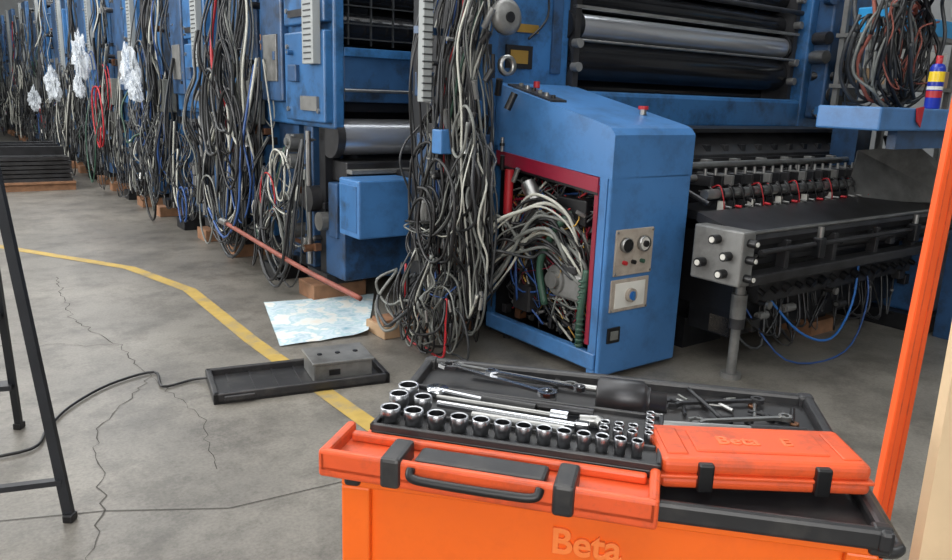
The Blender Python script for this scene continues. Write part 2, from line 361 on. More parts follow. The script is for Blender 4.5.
# ------------------------------------------------------------ main press (nearest)
def press():
    B=MB("offset_printing_press",RM)
    B.box(2.99,3.58,3.9,4.55,.2,3.3,BLUE,.015)
    B.box(3.05,3.26,3.885,3.9,1.72,1.86,BLACK);B.box(3.08,3.22,3.88,3.886,1.75,1.83,GOLD)
    B.box(3.12,3.3,3.885,3.9,1.94,1.99,GOLD)
    B.box(3.42,3.5,3.88,3.9,1.7,2.6,BLUE2,.004)
    B.tube([(3.2,3.86,2.6),(3.3,3.85,2.3),(3.35,3.86,2.05),(3.2,3.86,1.9)],.008,BLACK)
    B.box(6.12,7.05,3.75,4.55,.2,3.3,BLUE,.015)
    B.box(6.2,6.5,3.6,3.76,1.45,2.6,BLUE2,.02);B.box(6.65,6.9,3.68,3.76,1.6,2.2,DARKP,.02)
    for i in range(4):B.cyl((6.35,3.6,1.6+i*.28),(6.35,3.54,1.6+i*.28),.05,DARK,12)
    for i in range(8):B.cyl((6.12+U(0,.2),3.74,1.5+i*.15),(6.12+U(0,.2),3.6,1.5+i*.15),U(.03,.06),rng.choice([DARKP,BLUE2,STEEL,DARK]),12)
    a,b=3.58,6.12
    for zz,tt,rr,mm in ((2.68,4.15,.12,ROLL),(2.42,4.05,.12,ROLL),(2.2,4.02,.085,ROLL),(2.02,3.95,.08,CHRR),(1.8,4.0,.13,ROLL),(1.62,4.2,.1,ROLL)):
        B.cyl((a,tt,zz),(b,tt,zz),rr,mm,48)
    for s_ in (a+.0,b-.06):
        B.box(s_,s_+.05,3.85,4.1,1.6,2.6,DARKP)
        B.cyl((s_-.02,3.95,2.02),(s_+.09,3.95,2.02),.1,DARK,24)
        for zz in(1.75,1.9,2.2,2.4):B.cyl((s_+.01,3.86,zz),(s_+.01,3.8,zz),.03,SGREY,12)
    B.box(a,b,4.3,4.5,.5,3.2,BLACK)
    B.box(a,b,3.84,3.88,2.12,2.14,SGREY);B.cyl((a,3.82,1.92),(b,3.82,1.92),.01,STEEL,8)
    B.cyl((a,3.84,2.3),(b,3.84,2.3),.02,DARKP,12)
    B.box(a,b,3.75,4.2,1.36,1.6,BLUE,.03)
    B.box(a,b,3.7,4.3,1.28,1.36,DARK)
    B.prism([(3.2,1.1),(3.2,1.22),(3.35,1.36),(3.75,1.36),(3.75,1.1)],0,3.75,6.15,DARKP)
    B.box(3.75,6.15,3.18,3.22,1.16,1.2,DARKP);B.box(3.8,6.1,3.25,3.7,1.36,1.385,DARK)
    for i in range(12):B.box(3.85+i*.19,3.9+i*.19,3.22,3.26,1.2,1.28,DARKP if i%2 else DARK,.004)
    B.box(3.75,6.2,3.1,3.9,.2,1.1,DARK)
    for tt,zz,rr in((3.06,1.17,.022),(2.94,1.11,.02),(2.80,1.03,.03)):B.cyl((3.7,tt,zz),(6.15,tt,zz),rr,STEEL,16)
    for i in range(24):
        s_=3.78+i*.098
        B.box(s_,s_+.026,2.82,3.08,1.07,1.13,(DARKP,BLACK,SGREY,DARK)[i%4],.003)
        B.cyl((s_+.013,2.88,1.1),(s_+.013,2.88,1.17),.010,STEEL,8);B.lathe([(.03,0),(.039,0),(.039,.025),(.03,.025)],(s_+.04,2.8,1.03),(1,0,0),DARKP,14)
        B.tube([(s_+.03,2.84,1.06),(s_+.03,2.78,1.08),(s_+.04,2.75,1.0),(s_+.05,2.745,.93)],.004,RED if i%4==0 else BLACK,5)
        B.box(s_+.04,s_+.058,2.75,2.79,.93,.99,WHITE if i%3==0 else DARKP);B.cyl((s_+.05,2.74,.96),(s_+.05,2.70,.96),.008,RED if i%3==1 else STEEL,8)
        B.cyl((s_+.07,2.96,1.12),(s_+.07,2.8,1.0),.006,RED if i%5==1 else STEEL,6)
        if i%3==0:B.box(s_,s_+.05,3.08,3.14,1.14,1.2,SGREY,.004)
    for i in range(6):B.cyl((3.7+i*.42,3.12,1.1),(3.7+i*.42,2.76,.98),.016,DARKP,10)
    fittings(B,40,(3.8,6.1),(2.9,3.15),(.98,1.16),[DARK,BLACK,DARKP,STEEL],.025)
    B.box(3.7,6.2,2.74,3.1,.88,.93,DARK)
    B.prism([(2.38,.84),(2.4,.87),(2.72,.95),(2.72,.9),(2.4,.8)],0,3.55,6.3,DARKP);B.cyl((3.56,2.4,.875),(6.3,2.4,.875),.012,STEEL,8)
    B.box(3.62,6.2,2.42,2.5,.68,.84,DARK,.01);B.box(3.55,6.3,2.32,2.42,.6,.66,DARKP,.01)
    B.cyl((3.62,2.46,.74),(6.2,2.4,.74),.035,DARKP,16);B.cyl((3.62,2.34,.78),(6.2,2.34,.78),.014,DARKP,12)
    for i in range(5):B.box(3.9+i*.5,3.94+i*.5,2.36,2.42,.62,.82,DARKP,.004)
    for s_ in(4.15,5.3):B.box(s_,s_+.06,2.3,2.36,.7,.82,DARK,.01);B.cyl((s_+.03,2.33,.78),(s_+.03,2.33,.88),.018,STEEL,12)
    B.box(3.8,6.1,2.6,3.1,.35,.8,BLACK);B.box(3.9,5.9,2.5,2.6,.42,.56,DARKP)
    for i in range(16):B.cyl((3.9+i*.13,2.5,.5),(3.9+i*.13,2.46,.48),U(.015,.035),rng.choice([DARKP,BLACK,DARK]),10)
    fittings(B,30,(3.8,5.9),(2.5,2.56),(.25,.5),[DARK,BLACK,DARKP,BLACK,SGREY],.04);fittings(B,16,(3.7,6.1),(2.38,2.44),(.62,.8),[DARK,BLACK,DARKP],.03)
    B.box(3.8,6.0,2.6,2.9,.2,.35,DARK)
    B.box(3.46,3.57,2.34,2.66,.6,.9,SGREY,.01)
    for tt,zz in((2.5,.84),(2.42,.76),(2.44,.66),(2.58,.7)):
        B.cyl((3.46,tt,zz),(3.41,tt,zz),.026,BLACK,14);B.cyl((3.41,tt,zz),(3.405,tt,zz),.016,WHITE,12)
    for zz in(.84,.75,.65):
        B.cyl((3.51,2.34,zz),(3.51,2.29,zz),.022,BLACK,14);B.cyl((3.51,2.29,zz),(3.51,2.285,zz),.013,WHITE,12)
    B.slab([(5.2,2.75,.93),(5.45,2.85,1.26),(5.8,2.6,1.3),(6.1,2.45,1.1),(6.15,2.4,.9)],.02,SGREY)
    B.slab([(6.1,2.5,.88),(5.85,2.62,1.32),(5.9,2.9,1.36),(6.3,2.9,.9)],.02,DARKP)
    B.cyl((3.72,2.5,.03),(3.72,2.5,.6),.028,SGREY,16);B.cyl((3.72,2.5,0),(3.72,2.5,.03),.06,SGREY,16);B.cyl((3.72,2.5,.3),(3.72,2.5,.36),.045,DARKP,16);B.cyl((3.72,2.5,.36),(3.72,2.5,.5),.045,SGREY,16)
    B.beam((3.72,2.5,.35),(3.95,2.62,.5),.03,.03,SGREY)
    B.box(3.8,3.92,2.6,2.75,.2,.32,BEIGE,.006);B.cyl((3.86,2.6,.27),(3.86,2.57,.27),.03,YDIAL,12)
    B.box(5.75,6.2,2.35,2.9,.12,.72,BLUE2,.02);B.box(5.65,6.3,2.3,3.0,0,.12,DARK)
    B.box(3.9,4.3,3.0,3.6,0,.2,DARK);B.box(4.9,5.2,2.7,3.0,0,.1,WOOD);B.box(4.95,5.15,2.75,2.95,.1,.4,DARK)
    B.box(3.1,3.5,4.1,4.5,0,.2,DARK);B.box(6.3,6.9,3.8,4.5,0,.2,DARK)
    # cable support in front of operator frame
    B.box(2.72,2.98,4.0,4.45,.15,2.7,DARK);B.box(2.66,2.72,4.0,4.3,.6,1.3,BLUE2,.01);B.box(2.6,2.9,3.95,4.4,.0,.15,WOOD,.01)
    B.box(2.39,2.45,3.8,3.86,1.5,3.2,DUCT,.004)
    for j in range(42):B.box(2.387,2.453,3.797,3.81,1.52+j*.04,1.528+j*.04,G3)
    B.beam((2.4,3.9,1.9),(2.95,4.0,1.9),.04,.04,BLUE2);B.beam((2.4,3.9,2.7),(2.95,4.0,2.7),.04,.04,BLUE2);B.box(2.88,2.97,3.86,4.0,1.3,3.2,BLUE,.01)
    for c,m_ in(((2.6,3.9,1.35),G1),((2.5,3.95,1.6),BLUE2),((2.7,3.85,1.75),STEEL),((2.62,3.8,1.1),BLACK),((2.5,3.9,.85),SGREY),((2.75,3.82,1.45),BLUE),((2.5,3.75,1.28),BLUEC),((2.8,3.8,.95),DARKP),((2.66,3.8,.6),COPPER)):
        B.box(c[0]-.045,c[0]+.045,c[1]-.05,c[1]+.05,c[2]-.07,c[2]+.07,m_,.008)
    fittings(B,60,(2.45,2.92),(3.7,3.92),(.4,2.2),DM+[BLACK,STEEL],.032)
    for i in range(40):
        s_,t_,z_=U(2.45,2.92),U(3.55,3.82),U(.5,2.2)
        B.cyl((s_,t_,z_),(s_+U(-.04,.04),t_-U(0,.05),z_+U(.06,.14)),U(.010,.022),rng.choice([STEEL,BLACK,SGREY,BLACK]),10)
    B.lathe([(.02,0),(.07,.0),(.1,.02),(.1,.05),(.07,.07),(.02,.07)],(2.8,3.62,1.98),(0,-1,.1),SGREY,24)
    B.cyl((2.8,3.66,1.98),(2.8,3.54,1.98),.03,DARK,16);B.lathe([(.04,0),(.06,.0),(.06,.03),(.04,.03)],(2.86,3.65,1.72),(0,-1,.1),STEEL,20)
    B.make()
    C=MB("cable_bundle",RM)
    clumps(C,12,6,(2.5,2.8),(3.6,3.95),(.15,2.9),.1,(.004,.009),.03)
    clumps(C,13,6,(2.45,2.86),(3.5,4.1),(.1,1.5),.75,(.004,.009),.035)
    clumps(C,8,5,(2.34,2.7),(3.5,4.1),(.04,.7),.8,(.004,.009),.035)
    coils(C,14,(2.4,2.8),(3.55,3.9),(.35,1.4),(.12,.25))
    coils(C,6,(2.4,2.7),(3.5,3.8),(.12,.3),(.1,.2))
    C.make()
    C=MB("blue_hose",RM)
    C.tube([(4.1,2.6,.45),(4.3,2.45,.2),(4.6,2.4,.12),(4.9,2.45,.3),(5.0,2.5,.6)],.008,BLIT)
    C.tube([(3.9,2.6,.4),(4.15,2.42,.05),(4.7,2.35,.03),(5.1,2.45,.3),(5.15,2.55,.6)],.006,CWB)
    for i in range(22):
        a_=U(3.8,5.6);C.tube([(a_,2.62,.55),(a_+U(-.1,.1),2.55,U(.15,.4)),(a_+U(-.1,.3),2.5,U(.1,.3)),(a_+U(0,.4),2.6,.55)],U(.004,.009),rng.choice([BLACK,BLACK,G3,DARKP]))
    C.make()
press()
# ------------------------------------------------------------ console
def console():
    B=MB("control_console",RM)
    s0,s1,t0,t1=2.97,3.62,2.84,3.88
    B.prism([(t0,1.30),(t0,1.37),(t0+.03,1.405),(t0+.07,1.42),(t1,1.63),(t1,1.22),(t0+.04,1.14),(t0,1.14)],0,s0,s0+.02,BLUEC)
    B.prism([(t0,1.14),(t0,1.37),(t0+.03,1.405),(t0+.07,1.42),(t1,1.63),(t1,1.58),(t0+.03,1.37),(t0+.03,1.14)],0,s0+.02,s1,BLUEC)
    B.box(s0,s1,t0,t0+.03,.03,1.16,BLUEC,.012)
    B.box(s1-.03,s1,t0+.03,t1,.03,1.3,BLUE2);B.box(s0+.03,s1,t1-.03,t1,.03,1.55,DARK)
    B.box(s0+.03,s1-.03,t0+.03,t1-.03,.03,.06,DARK)
    B.box(s0,s0+.03,t0+.03,t0+.09,.03,1.16,BLUEC);B.box(s0-.01,s0+.04,t0+.03,t1,.06,.16,BLUEC,.008);B.box(s0,s0+.03,t1-.05,t1,.1,1.25,BLUE)
    B.prism([(t0+.09,1.06),(t0+.09,1.14),(t1-.05,1.22),(t1-.05,1.14)],0,s0-.012,s0+.1,DRED)
    B.box(s0-.006,s0+.08,t0+.085,t0+.115,.2,1.1,DRED)
    B.prism([(t0+.09,1.045),(t0+.09,1.06),(t1-.05,1.14),(t1-.05,1.125)],0,s0-.01,s0+.3,BLACK)
    B.box(s0+.3,s1-.05,t1-.25,t1-.05,.2,1.1,DARK);B.box(s1-.30,s1-.04,t0+.1,t1-.1,.1,1.08,DARK)
    fittings(B,90,(s0+.08,s0+.34),(t0+.14,t1-.1),(.15,1.05),[DARK,BLACK,DARKP,BLACK,SGREY,STEEL,COPPER,BLACK],.045)
    B.cyl((s0-.02,t0+.38,.52),(s0+.3,t0+.32,.52),.085,SGREY,24);B.box(s0-.02,s0+.2,t0+.16,t0+.40,.42,.58,SGREY,.02)
    B.cyl((s0-.05,t0+.38,.52),(s0-.02,t0+.38,.52),.05,STEEL,20);B.box(s0-.03,s0+.1,t0+.2,t0+.32,.58,.63,DARKP,.01)
    B.cyl((s0-.02,t0+.42,.72),(s0+.16,t0+.42,.72),.04,STEEL,16);B.cyl((s0-.02,t0+.62,.86),(s0+.2,t0+.62,.86),.055,STEEL,16)
    B.box(s0+.02,s0+.25,t0+.5,t0+.75,.72,.92,COPPER,.01);B.cyl((s0,t0+.58,.5),(s0+.1,t0+.58,.5),.07,BLACK,20)
    B.box(s0+.02,s0+.2,t0+.2,t0+.45,.85,1.0,BLACK,.01);B.box(s0+.0,s0+.12,t0+.62,t0+.78,.25,.42,DARKP,.01)
    for i in range(8):B.box(s0+.2,s0+.26,t0+.15+i*.09,t0+.2+i*.09,.62,.74,rng.choice([G1,BLACK,WHITE,DARKP]),.004)
    for i in range(24):
        x_,y_,z_=U(s0-.02,s0+.2),U(t0+.15,t1-.1),U(.2,1.0);B.cyl((x_,y_,z_),(x_+U(-.05,.05),y_+U(-.06,.06),z_+U(-.05,.08)),U(.008,.022),rng.choice([STEEL,BLACK,GOLD,SGREY,BLACK]),10)
    B.tube([(s0+.0,t0+.14,.62),(s0-.02,t0+.14,.45),(s0-.02,t0+.15,.3),(s0+.02,t0+.18,.14)],.02,GREEN,12,8)
    for j in range(13):
        zz=.18+j*.031;B.lathe([(.02,0),(.026,.007),(.02,.014)],(s0-.02,t0+.145,zz),(0,0,1),GREEN,12)
    B.tube([(s0+.1,t0+.3,.95),(s0-.02,t0+.36,.85),(s0-.03,t0+.5,.6),(s0-.02,t0+.45,.35)],.022,GREEN,10,6)
    for i in range(22):
        a0=(U(2.6,2.85),U(3.6,3.85),U(.25,.6));hz=U(.66,1.0)
        B.tube([a0,(U(2.72,2.82),U(3.5,3.6),a0[2]+U(.12,.3)),(U(2.82,2.9),U(3.35,3.45),hz-.05),(U(2.88,2.96),U(3.18,3.3),hz),(U(2.94,3.0),U(3.02,3.12),hz-U(.08,.2)),(U(3.0,3.1),U(3.0,3.1),U(.4,.6))],U(.005,.012),rng.choice([G1,G2,G3,G3,BLACK,BLACK,G1]),8)
    for i in range(110):
        m_=rng.choice([BLACK,RED,G2,G1,G3,DRED,BLACK,CWB,G3,GOLD,BLACK,BLACK])
        B.tube([(U(3.0,3.2),U(2.98,3.75),U(.9,1.1)),(U(2.95,3.08),U(2.98,3.75),U(.6,.95)),(U(2.95,3.08),U(3.0,3.75),U(.3,.7)),(U(3.0,3.15),U(3.0,3.75),U(.12,.5))],U(.002,.008),m_,5)
    B.cyl((2.9,3.62,.85),(2.9,3.62,1.12),.028,RED,14);B.cyl((2.9,3.62,.5),(2.9,3.62,.85),.012,PIPE,10);B.cyl((2.95,3.5,1.05),(2.95,3.42,.95),.045,STEEL,14)
    f=t0-.001
    def plate(a,b_,z0,z1,m):B.box(a,b_,f-.008,f+.005,z0,z1,m,.004)
    plate(3.03,3.33,.605,.865,BEIGE);plate(3.02,3.32,.40,.585,BEIGE);B.box(3.05,3.29,f-.011,f-.007,.42,.565,WHITE,.002)
    for (s_,z_,r_,mm) in((3.10,.78,.036,BLACK),(3.24,.78,.038,WHITE),(3.10,.68,.012,RED),(3.17,.68,.012,BLACK),(3.24,.68,.012,GREEN),(3.17,.49,.04,BEIGE)):
        B.cyl((s_,f-.006,z_),(s_,f-.03,z_),r_,mm,18)
    B.lathe([(.036,0),(.041,.0),(.041,.03),(.036,.03)],(3.10,f-.005,.78),(0,-1,0),STEEL,24);B.lathe([(.038,0),(.043,.0),(.043,.03),(.038,.03)],(3.24,f-.005,.78),(0,-1,0),STEEL,24)
    B.cyl((3.17,f-.03,.49),(3.17,f-.034,.49),.024,BLIT,18);B.box(3.165,3.178,f-.045,f-.03,.465,.515,BLUE)
    B.cyl((3.24,f-.03,.78),(3.24,f-.045,.78),.018,BLACK,14)
    for s_,z_ in((3.04,.85),(3.32,.85),(3.04,.62),(3.32,.62),(3.03,.41),(3.31,.41)):B.cyl((s_,f-.006,z_),(s_,f-.014,z_),.007,STEEL,8)
    plate(3.02,3.12,.22,.31,BLACK);B.box(3.04,3.10,f-.012,f-.008,.24,.29,G1)
    sl=.21/.97
    def zt(t):return 1.42+(t-t0-.07)*sl
    B.prism([(t0+.55,zt(t0+.55)),(t0+.55,zt(t0+.55)+.012),(t1-.08,zt(t1-.08)+.012),(t1-.08,zt(t1-.08))],0,3.0,3.12,DARKP)
    for i in range(6):B.cyl((3.06,t0+.6+i*.06,zt(t0+.6+i*.06)+.01),(3.06,t0+.6+i*.06,zt(t0+.6+i*.06)+.03),.014,(BLACK,STEEL,G1)[i%3],10)
    B.cyl((3.5,t0+.3,zt(t0+.3)),(3.5,t0+.3,zt(t0+.3)+.03),.02,STEEL,14);B.cyl((3.5,t0+.3,zt(t0+.3)+.03),(3.5,t0+.3,zt(t0+.3)+.05),.03,RED,16)
    B.cyl((3.2,t1-.12,zt(t1-.12)),(3.2,t1-.12,zt(t1-.12)+.04),.02,RED,14)
    for s_,t_ in((3.05,2.95),(3.5,2.95),(3.05,3.75),(3.5,3.75)):B.cyl((s_,t_,0),(s_,t_,.04),.03,BLACK,12)
    B.make()
console()
# ------------------------------------------------------------ right bench
def bench():
    B=MB("blue_workbench",RM)
    B.box(4.0,6.0,2.0,2.35,1.44,1.56,BLUEC,.01);B.prism([(4.2,2.35),(4.9,2.9),(6.0,2.9),(6.0,2.35)],2,1.5,1.55,BLUE)
    B.box(4.3,6.0,2.05,2.1,1.34,1.44,BLUE2);B.box(5.7,5.9,2.05,2.25,.0,1.44,BLUE2);B.box(5.7,5.9,3.0,3.2,0,1.5,BLUE2);B.box(5.7,5.9,2.9,3.2,1.45,1.55,BLUE2)
    B.slab([(4.35,1.99,1.56),(4.42,1.985,1.57),(4.41,1.985,1.46),(4.36,1.985,1.49)],.006,RED)
    B.make()
    B=MB("lubricant_spray_can",RM);o=Vector((4.76,2.1,1.56));k=1.25
    B.lathe([(.001,0),(.031*k,0),(.033*k,.006),(.033*k,.12*k)],o,(0,0,1),CBLUE,24)
    B.lathe([(.033*k,.12*k),(.033*k,.165*k)],o,(0,0,1),CYEL,24);B.lathe([(.033*k,.165*k),(.033*k,.18*k),(.025*k,.195*k),(.014*k,.2*k)],o,(0,0,1),CBLUE,24)
    B.lathe([(.014*k,.2*k),(.014*k,.235*k),(.001,.236*k)],o,(0,0,1),RED,16)
    B.lathe([(.0335*k,.05*k),(.0335*k,.08*k)],o,(0,0,1),RED,24);B.lathe([(.0336*k,.085*k),(.0336*k,.1*k)],o,(0,0,1),WHITE,24);B.make()
    B=MB("hose_tangle",RM)
    for k in range(34):
        c=(5.12+U(-.1,.25),2.6+U(-.15,.15),1.9+U(-.1,.1));R=U(.14,.34);pts=[];ph=U(0,6);e_=U(.6,1.1)
        for j in range(rng.randint(7,13)):
            a=ph+j*pi/5;pts.append((c[0]+math.cos(a)*R*U(.85,1.15)*e_,c[1]+U(-.05,.05),max(1.57,c[2]+math.sin(a)*R*U(.85,1.15)*1.2)))
        B.tube(pts,U(.005,.014),rng.choice([BLACK,BLACK,G3,G3,G1,PIPE]),7)
    B.make()
    B=MB("storage_rack",RM)
    for s_ in(5.95,6.95):
        for t_ in(2.95,3.35):B.box(s_,s_+.04,t_,t_+.04,0,2.6,SGREY)
    for zz in(.5,1.7,2.08):B.box(5.93,7.0,2.93,3.41,zz,zz+.03,SGREY)
    B.box(6.0,6.35,2.95,3.3,2.11,2.3,LBLUE,.01);B.box(6.4,6.9,2.95,3.3,2.11,2.24,LBLUE,.01);B.box(6.2,6.9,2.95,3.35,1.73,1.86,CARD,.005);B.box(6.2,6.85,2.97,3.3,1.861,2.0,WHITE,.004)
    B.make()
bench()
# ------------------------------------------------------------ pallet at far left
B=MB("loaded_pallet",RM);B.L=Matrix.Translation((1.3,13.2,0))
for i in range(3):B.box(-1.2,.6,-.7+i*.6,-.6+i*.6,0,.1,WOOD)
B.box(-1.2,.6,-.75,.75,.1,.13,WOOD)
for i in range(6):B.box(-1.15+U(-.02,.02),.55+U(-.02,.02),-.7,.7,.13+i*.06,.175+i*.06,DARKP)
for i in range(3):B.box(-1.1,.5,-.6+i*.5,-.5+i*.5,.5,.62,DARK)
B.make()
# ------------------------------------------------------------ paper, tray, box, cable
B=MB("printed_map_sheet",RM)
c=[Vector((1.98,5.30,0)),Vector((2.80,5.12,0)),Vector((2.28,4.24,0)),Vector((1.70,4.30,0))]
n=16;vs=[];fs=[]
for i in range(n+1):
    for j in range(n+1):
        u,v=i/n,j/n;p=(c[0]*(1-u)+c[1]*u)*(1-v)+(c[3]*(1-u)+c[2]*u)*v
        z=.008+.018*abs(noise.noise(p*3))+(.05*max(0,(u-.75)*4)**2*max(0,v-.4))
        vs.append((p.x,p.y,z))
for i in range(n):
    for j in range(n):a=i*(n+1)+j;fs.append((a,a+1,a+n+2,a+n+1))
B.add(vs,fs,PAPER,True);B.make()
TM=RM@Matrix.Translation((1.08,3.62,0))@Matrix.Rotation(-.2,4,'Z')
B=MB("black_drip_tray",TM)
B.box(0,.92,0,.40,.0,.02,BLKP,.004)
for a in((0,.92,0,.03),(0,.92,.37,.40),(0,.03,0,.4),(.89,.92,0,.4)):B.box(a[0],a[1],a[2],a[3],.0,.055,BLKP,.006)
for i in range(5):B.box(.1+i*.12,.11+i*.12,.04,.36,.02,.028,BLKP)
B.box(.05,.2,-.02,.0,.02,.045,BLKP,.005)
B.make()
B=MB("metal_junction_box",TM);B.box(.52,.84,.07,.33,.02,.12,SGREY,.006);B.box(.51,.85,.06,.34,.12,.135,SGREY,.004)
for i in range(3):B.cyl((.58+i*.1,.2,.135),(.58+i*.1,.2,.14),.014,DARK,12)
B.box(.6,.66,.062,.07,.06,.09,DARK);B.make()
B=MB("wooden_block",RM);B.box(2.32,2.54,4.1,4.35,0,.08,CARD,.006);B.box(2.34,2.5,4.15,4.3,.08,.11,WOOD);B.make()
B=MB("power_cable")
B.tube([(-1.38,3.8,.05),(-1.5,3.86,.012),(-1.62,3.75,.012),(-1.75,3.95,.012),(-1.9,3.75,.012),(-1.95,3.45,.012),(-1.92,3.2,.012),(-1.88,3.0,.012),(-2.1,2.85,.012)],.007,BLACK,8);B.make()
# ------------------------------------------------------------ stepladder
B=MB("stepladder")
A1,A2=Vector((-1.44,2.48,0)),Vector((-1.92,2.30,0));B1,B2=Vector((-2.06,3.22,0)),Vector((-2.5,3.05,0))
T1,T2=Vector((-1.80,2.72,1.95)),Vector((-2.16,2.6,1.95))
def rail(a,b,w=.022,h=.035):
    B.beam(a,b,w,h,LADM,(1,0,0));B.box(a.x-.018,a.x+.018,a.y-.022,a.y+.022,0,.03,BLACK,.005)
rail(A1,T1);rail(A2,T2);rail(B1,T1,.018,.03);rail(B2,T2,.018,.03)
for k in (.075,.9):B.beam(A1.lerp(T1,k),A2.lerp(T2,k),.03,.02,LADM)
for k in (.12,.3,.48,.66,.84):B.beam(B1.lerp(T1,k),B2.lerp(T2,k),.08,.022,LADM)
B.beam(T1+Vector((.03,0,.02)),T2-Vector((.03,0,-.02)),.2,.04,LADM)
B.make()
# ------------------------------------------------------------ tool cart
ang=math.radians(-10.8)
CMX=Matrix.Translation((-.21,1.13,0))@Matrix.Rotation(ang,4,'Z')
def cart():
    B=MB("tool_cart",CMX)
    W,D=.835,.545
    B.box(-.004,W-.012,.03,D-.015,.14,.932,ORANGE,.012,3)
    B.box(-.004,W-.012,.016,.032,.915,.932,ORANGE,.004);B.box(-.004,.045,.016,.032,.14,.917,ORANGE,.004);B.box(W-.058,W-.012,.016,.032,.14,.917,ORANGE,.004)
    for i in range(3):
        z0=.16+i*.2;B.box(.07,W-.07,.015,.032,z0,z0+.17,ORANGE,.006);B.box(.25,W-.25,.003,.018,z0+.13,z0+.15,BLKP,.004)
    B.box(.01,W,.01,D,.93,.944,BLKP,.004,2)
    for a in((.005,W,.005,.022),(0,W,D-.022,D),(.003,.022,.005,D),(W-.022,W,0,D)):B.box(a[0],a[1],a[2],a[3],.93,.965,BLKP,.007,2)
    for a in((.003,.03),(W-.03,W)):
        for b_ in((.008,.03),(D-.03,D)):B.box(a[0],a[1],b_[0],b_[1],.92,.967,BLKP,.006,3)
    B.box(.3,.31,.02,D-.02,.943,.95,BLKP);B.box(.03,W-.03,.28,.287,.943,.95,BLKP)
    B.tube([(W-.0,.06,.9),(W+.03,.07,.9),(W+.035,.12,.9),(W+.035,.42,.9),(W+.03,.47,.9),(W,.48,.9)],.010,BLKP,10)
    for x_ in(.1,W-.1):
        for y_ in(.1,D-.1):
            B.cyl((x_-.02,y_,.055),(x_+.02,y_,.055),.055,BLACK,20);B.box(x_-.03,x_-.022,y_-.03,y_+.03,.05,.14,STEEL);B.box(x_+.022,x_+.03,y_-.03,y_+.03,.05,.14,STEEL);B.box(x_-.035,x_+.035,y_-.035,y_+.035,.125,.14,STEEL)
    o=B.make()
    text(o,"embossed_lettering","Beta",.062,.003,ORANGEL,Matrix.Translation((.345,.028,.843))@Matrix.Rotation(pi/2,4,'X'))
cart()
KM=CMX@Matrix.Translation((-.02,-.042,0))@Matrix.Rotation(math.radians(-3.2),4,'Z')
def sockets():
    B=MB("socket_set_case",KM)
    W,D=.52,.31
    B.box(0,W,0,.115,.967,.984,ORANGEP,.006);B.box(0,W,0,.014,.960,1.006,ORANGEP,.006,3);B.box(0,.016,0,.12,.967,1.006,ORANGEP,.006);B.box(W-.016,W,0,.12,.967,1.006,ORANGEP,.006)
    B.box(.03,W,.1,D,.967,.985,ORANGEP,.004)
    B.box(0.02,W-.02,.085,.1,.984,1.0,ORANGEP,.004)
    for x_ in(.105,.37):B.box(x_,x_+.032,-.008,.07,.962,1.012,BLKP,.006)
    B.tube([(.155,-.004,1.0),(.16,-.014,.99),(.2,-.016,.988),(.3,-.016,.988),(.345,-.014,.99),(.352,-.004,1.0)],.007,BLACK,10)
    B.box(.15,.355,.02,.07,.985,1.003,BLKP,.006)
    B.box(.045,W,.105,.3,.985,1.004,BLKP,.006)
    for a in((.045,W,.103,.112),(.045,W,.295,.303),(.045,.053,.103,.3),(W-.008,W,.103,.3),(.06,W-.01,.168,.173)):B.box(a[0],a[1],a[2],a[3],1.0,1.012,BLKP,.002)
    def sock(x,y,r,h=.034):
        B.lathe([(r*.6,0),(r*.85,.0),(r*.85,h*.4),(r,h*.5),(r,h),(r*.93,h+.0015),(r*.78,h)],(x,y,1.0),(0,0,1),SOCK,24)
        B.lathe([(r*.78,h),(r*.72,h*.6),(r*.5,h*.6),(r*.4,h*.3),(.0005,h*.3)],(x,y,1.0),(0,0,1),DARK,12,False)
    x=.068
    rs=[.0185,.018,.0175,.0165,.016,.0155,.0145,.014,.0135,.0125,.012,.011,.0105]
    for r in rs:
        sock(x,.14,r*.95,.03);x+=r*2+.0045
    for x_,y_,r in((.066,.188,.0175),(.068,.232,.019),(.110,.188,.016)):sock(x_,y_,r,.036)
    for i in range(6):sock(.425+.02*(i%3)*1.15,.178+.024*(i//3),.0085,.028)
    for i in range(5):sock(.497,.19+i*.021,.0075,.024)
    B.cyl((.13,.212,1.016),(.375,.196,1.016),.0065,CHR,12);B.box(.375,.4,.187,.203,1.006,1.026,CHR,.003)
    B.cyl((.12,.24,1.016),(.33,.228,1.016),.005,STEEL,12);B.cyl((.2,.186,1.014),(.36,.178,1.014),.008,STEEL,12);B.cyl((.15,.27,1.014),(.40,.262,1.014),.008,DARKP,12)
    B.cyl((.33,.228,1.016),(.36,.226,1.016),.011,CHR,14);B.cyl((.38,.222,1.016),(.41,.228,1.016),.010,STEEL,12);B.cyl((.41,.228,1.016),(.42,.215,1.016),.010,STEEL,12)
    B.lathe([(.004,0),(.02,0),(.02,.012),(.004,.012)],(.11,.275,1.008),(0,0,1),CHR,24);B.cyl((.12,.272,1.015),(.2,.256,1.015),.006,CHR,12);B.cyl((.2,.256,1.015),(.30,.246,1.015),.010,BLACK,12)
    B.make()
sockets()
def wrench(B,a,b,w,m,head=.016,z=.95):
    a=Vector((*a,z));b=Vector((*b,z));d=(b-a).normalized();n=Vector((-d.y,d.x,0))
    B.beam(a,b,w,.006,m)
    B.lathe([(head*.55,-.004),(head,-.004),(head,.005),(head*.55,.005),(head*.55,-.004)],b,(0,0,1),m,18,False)
    for sg in(1,-1):
        B.beam(a+n*sg*head*.2,a-d*head*1.1+n*sg*head*.85,head*.6,.008,m);B.beam(a-d*head*.9+n*sg*head*.8,a-d*head*2+n*sg*head*.55,head*.5,.008,m)
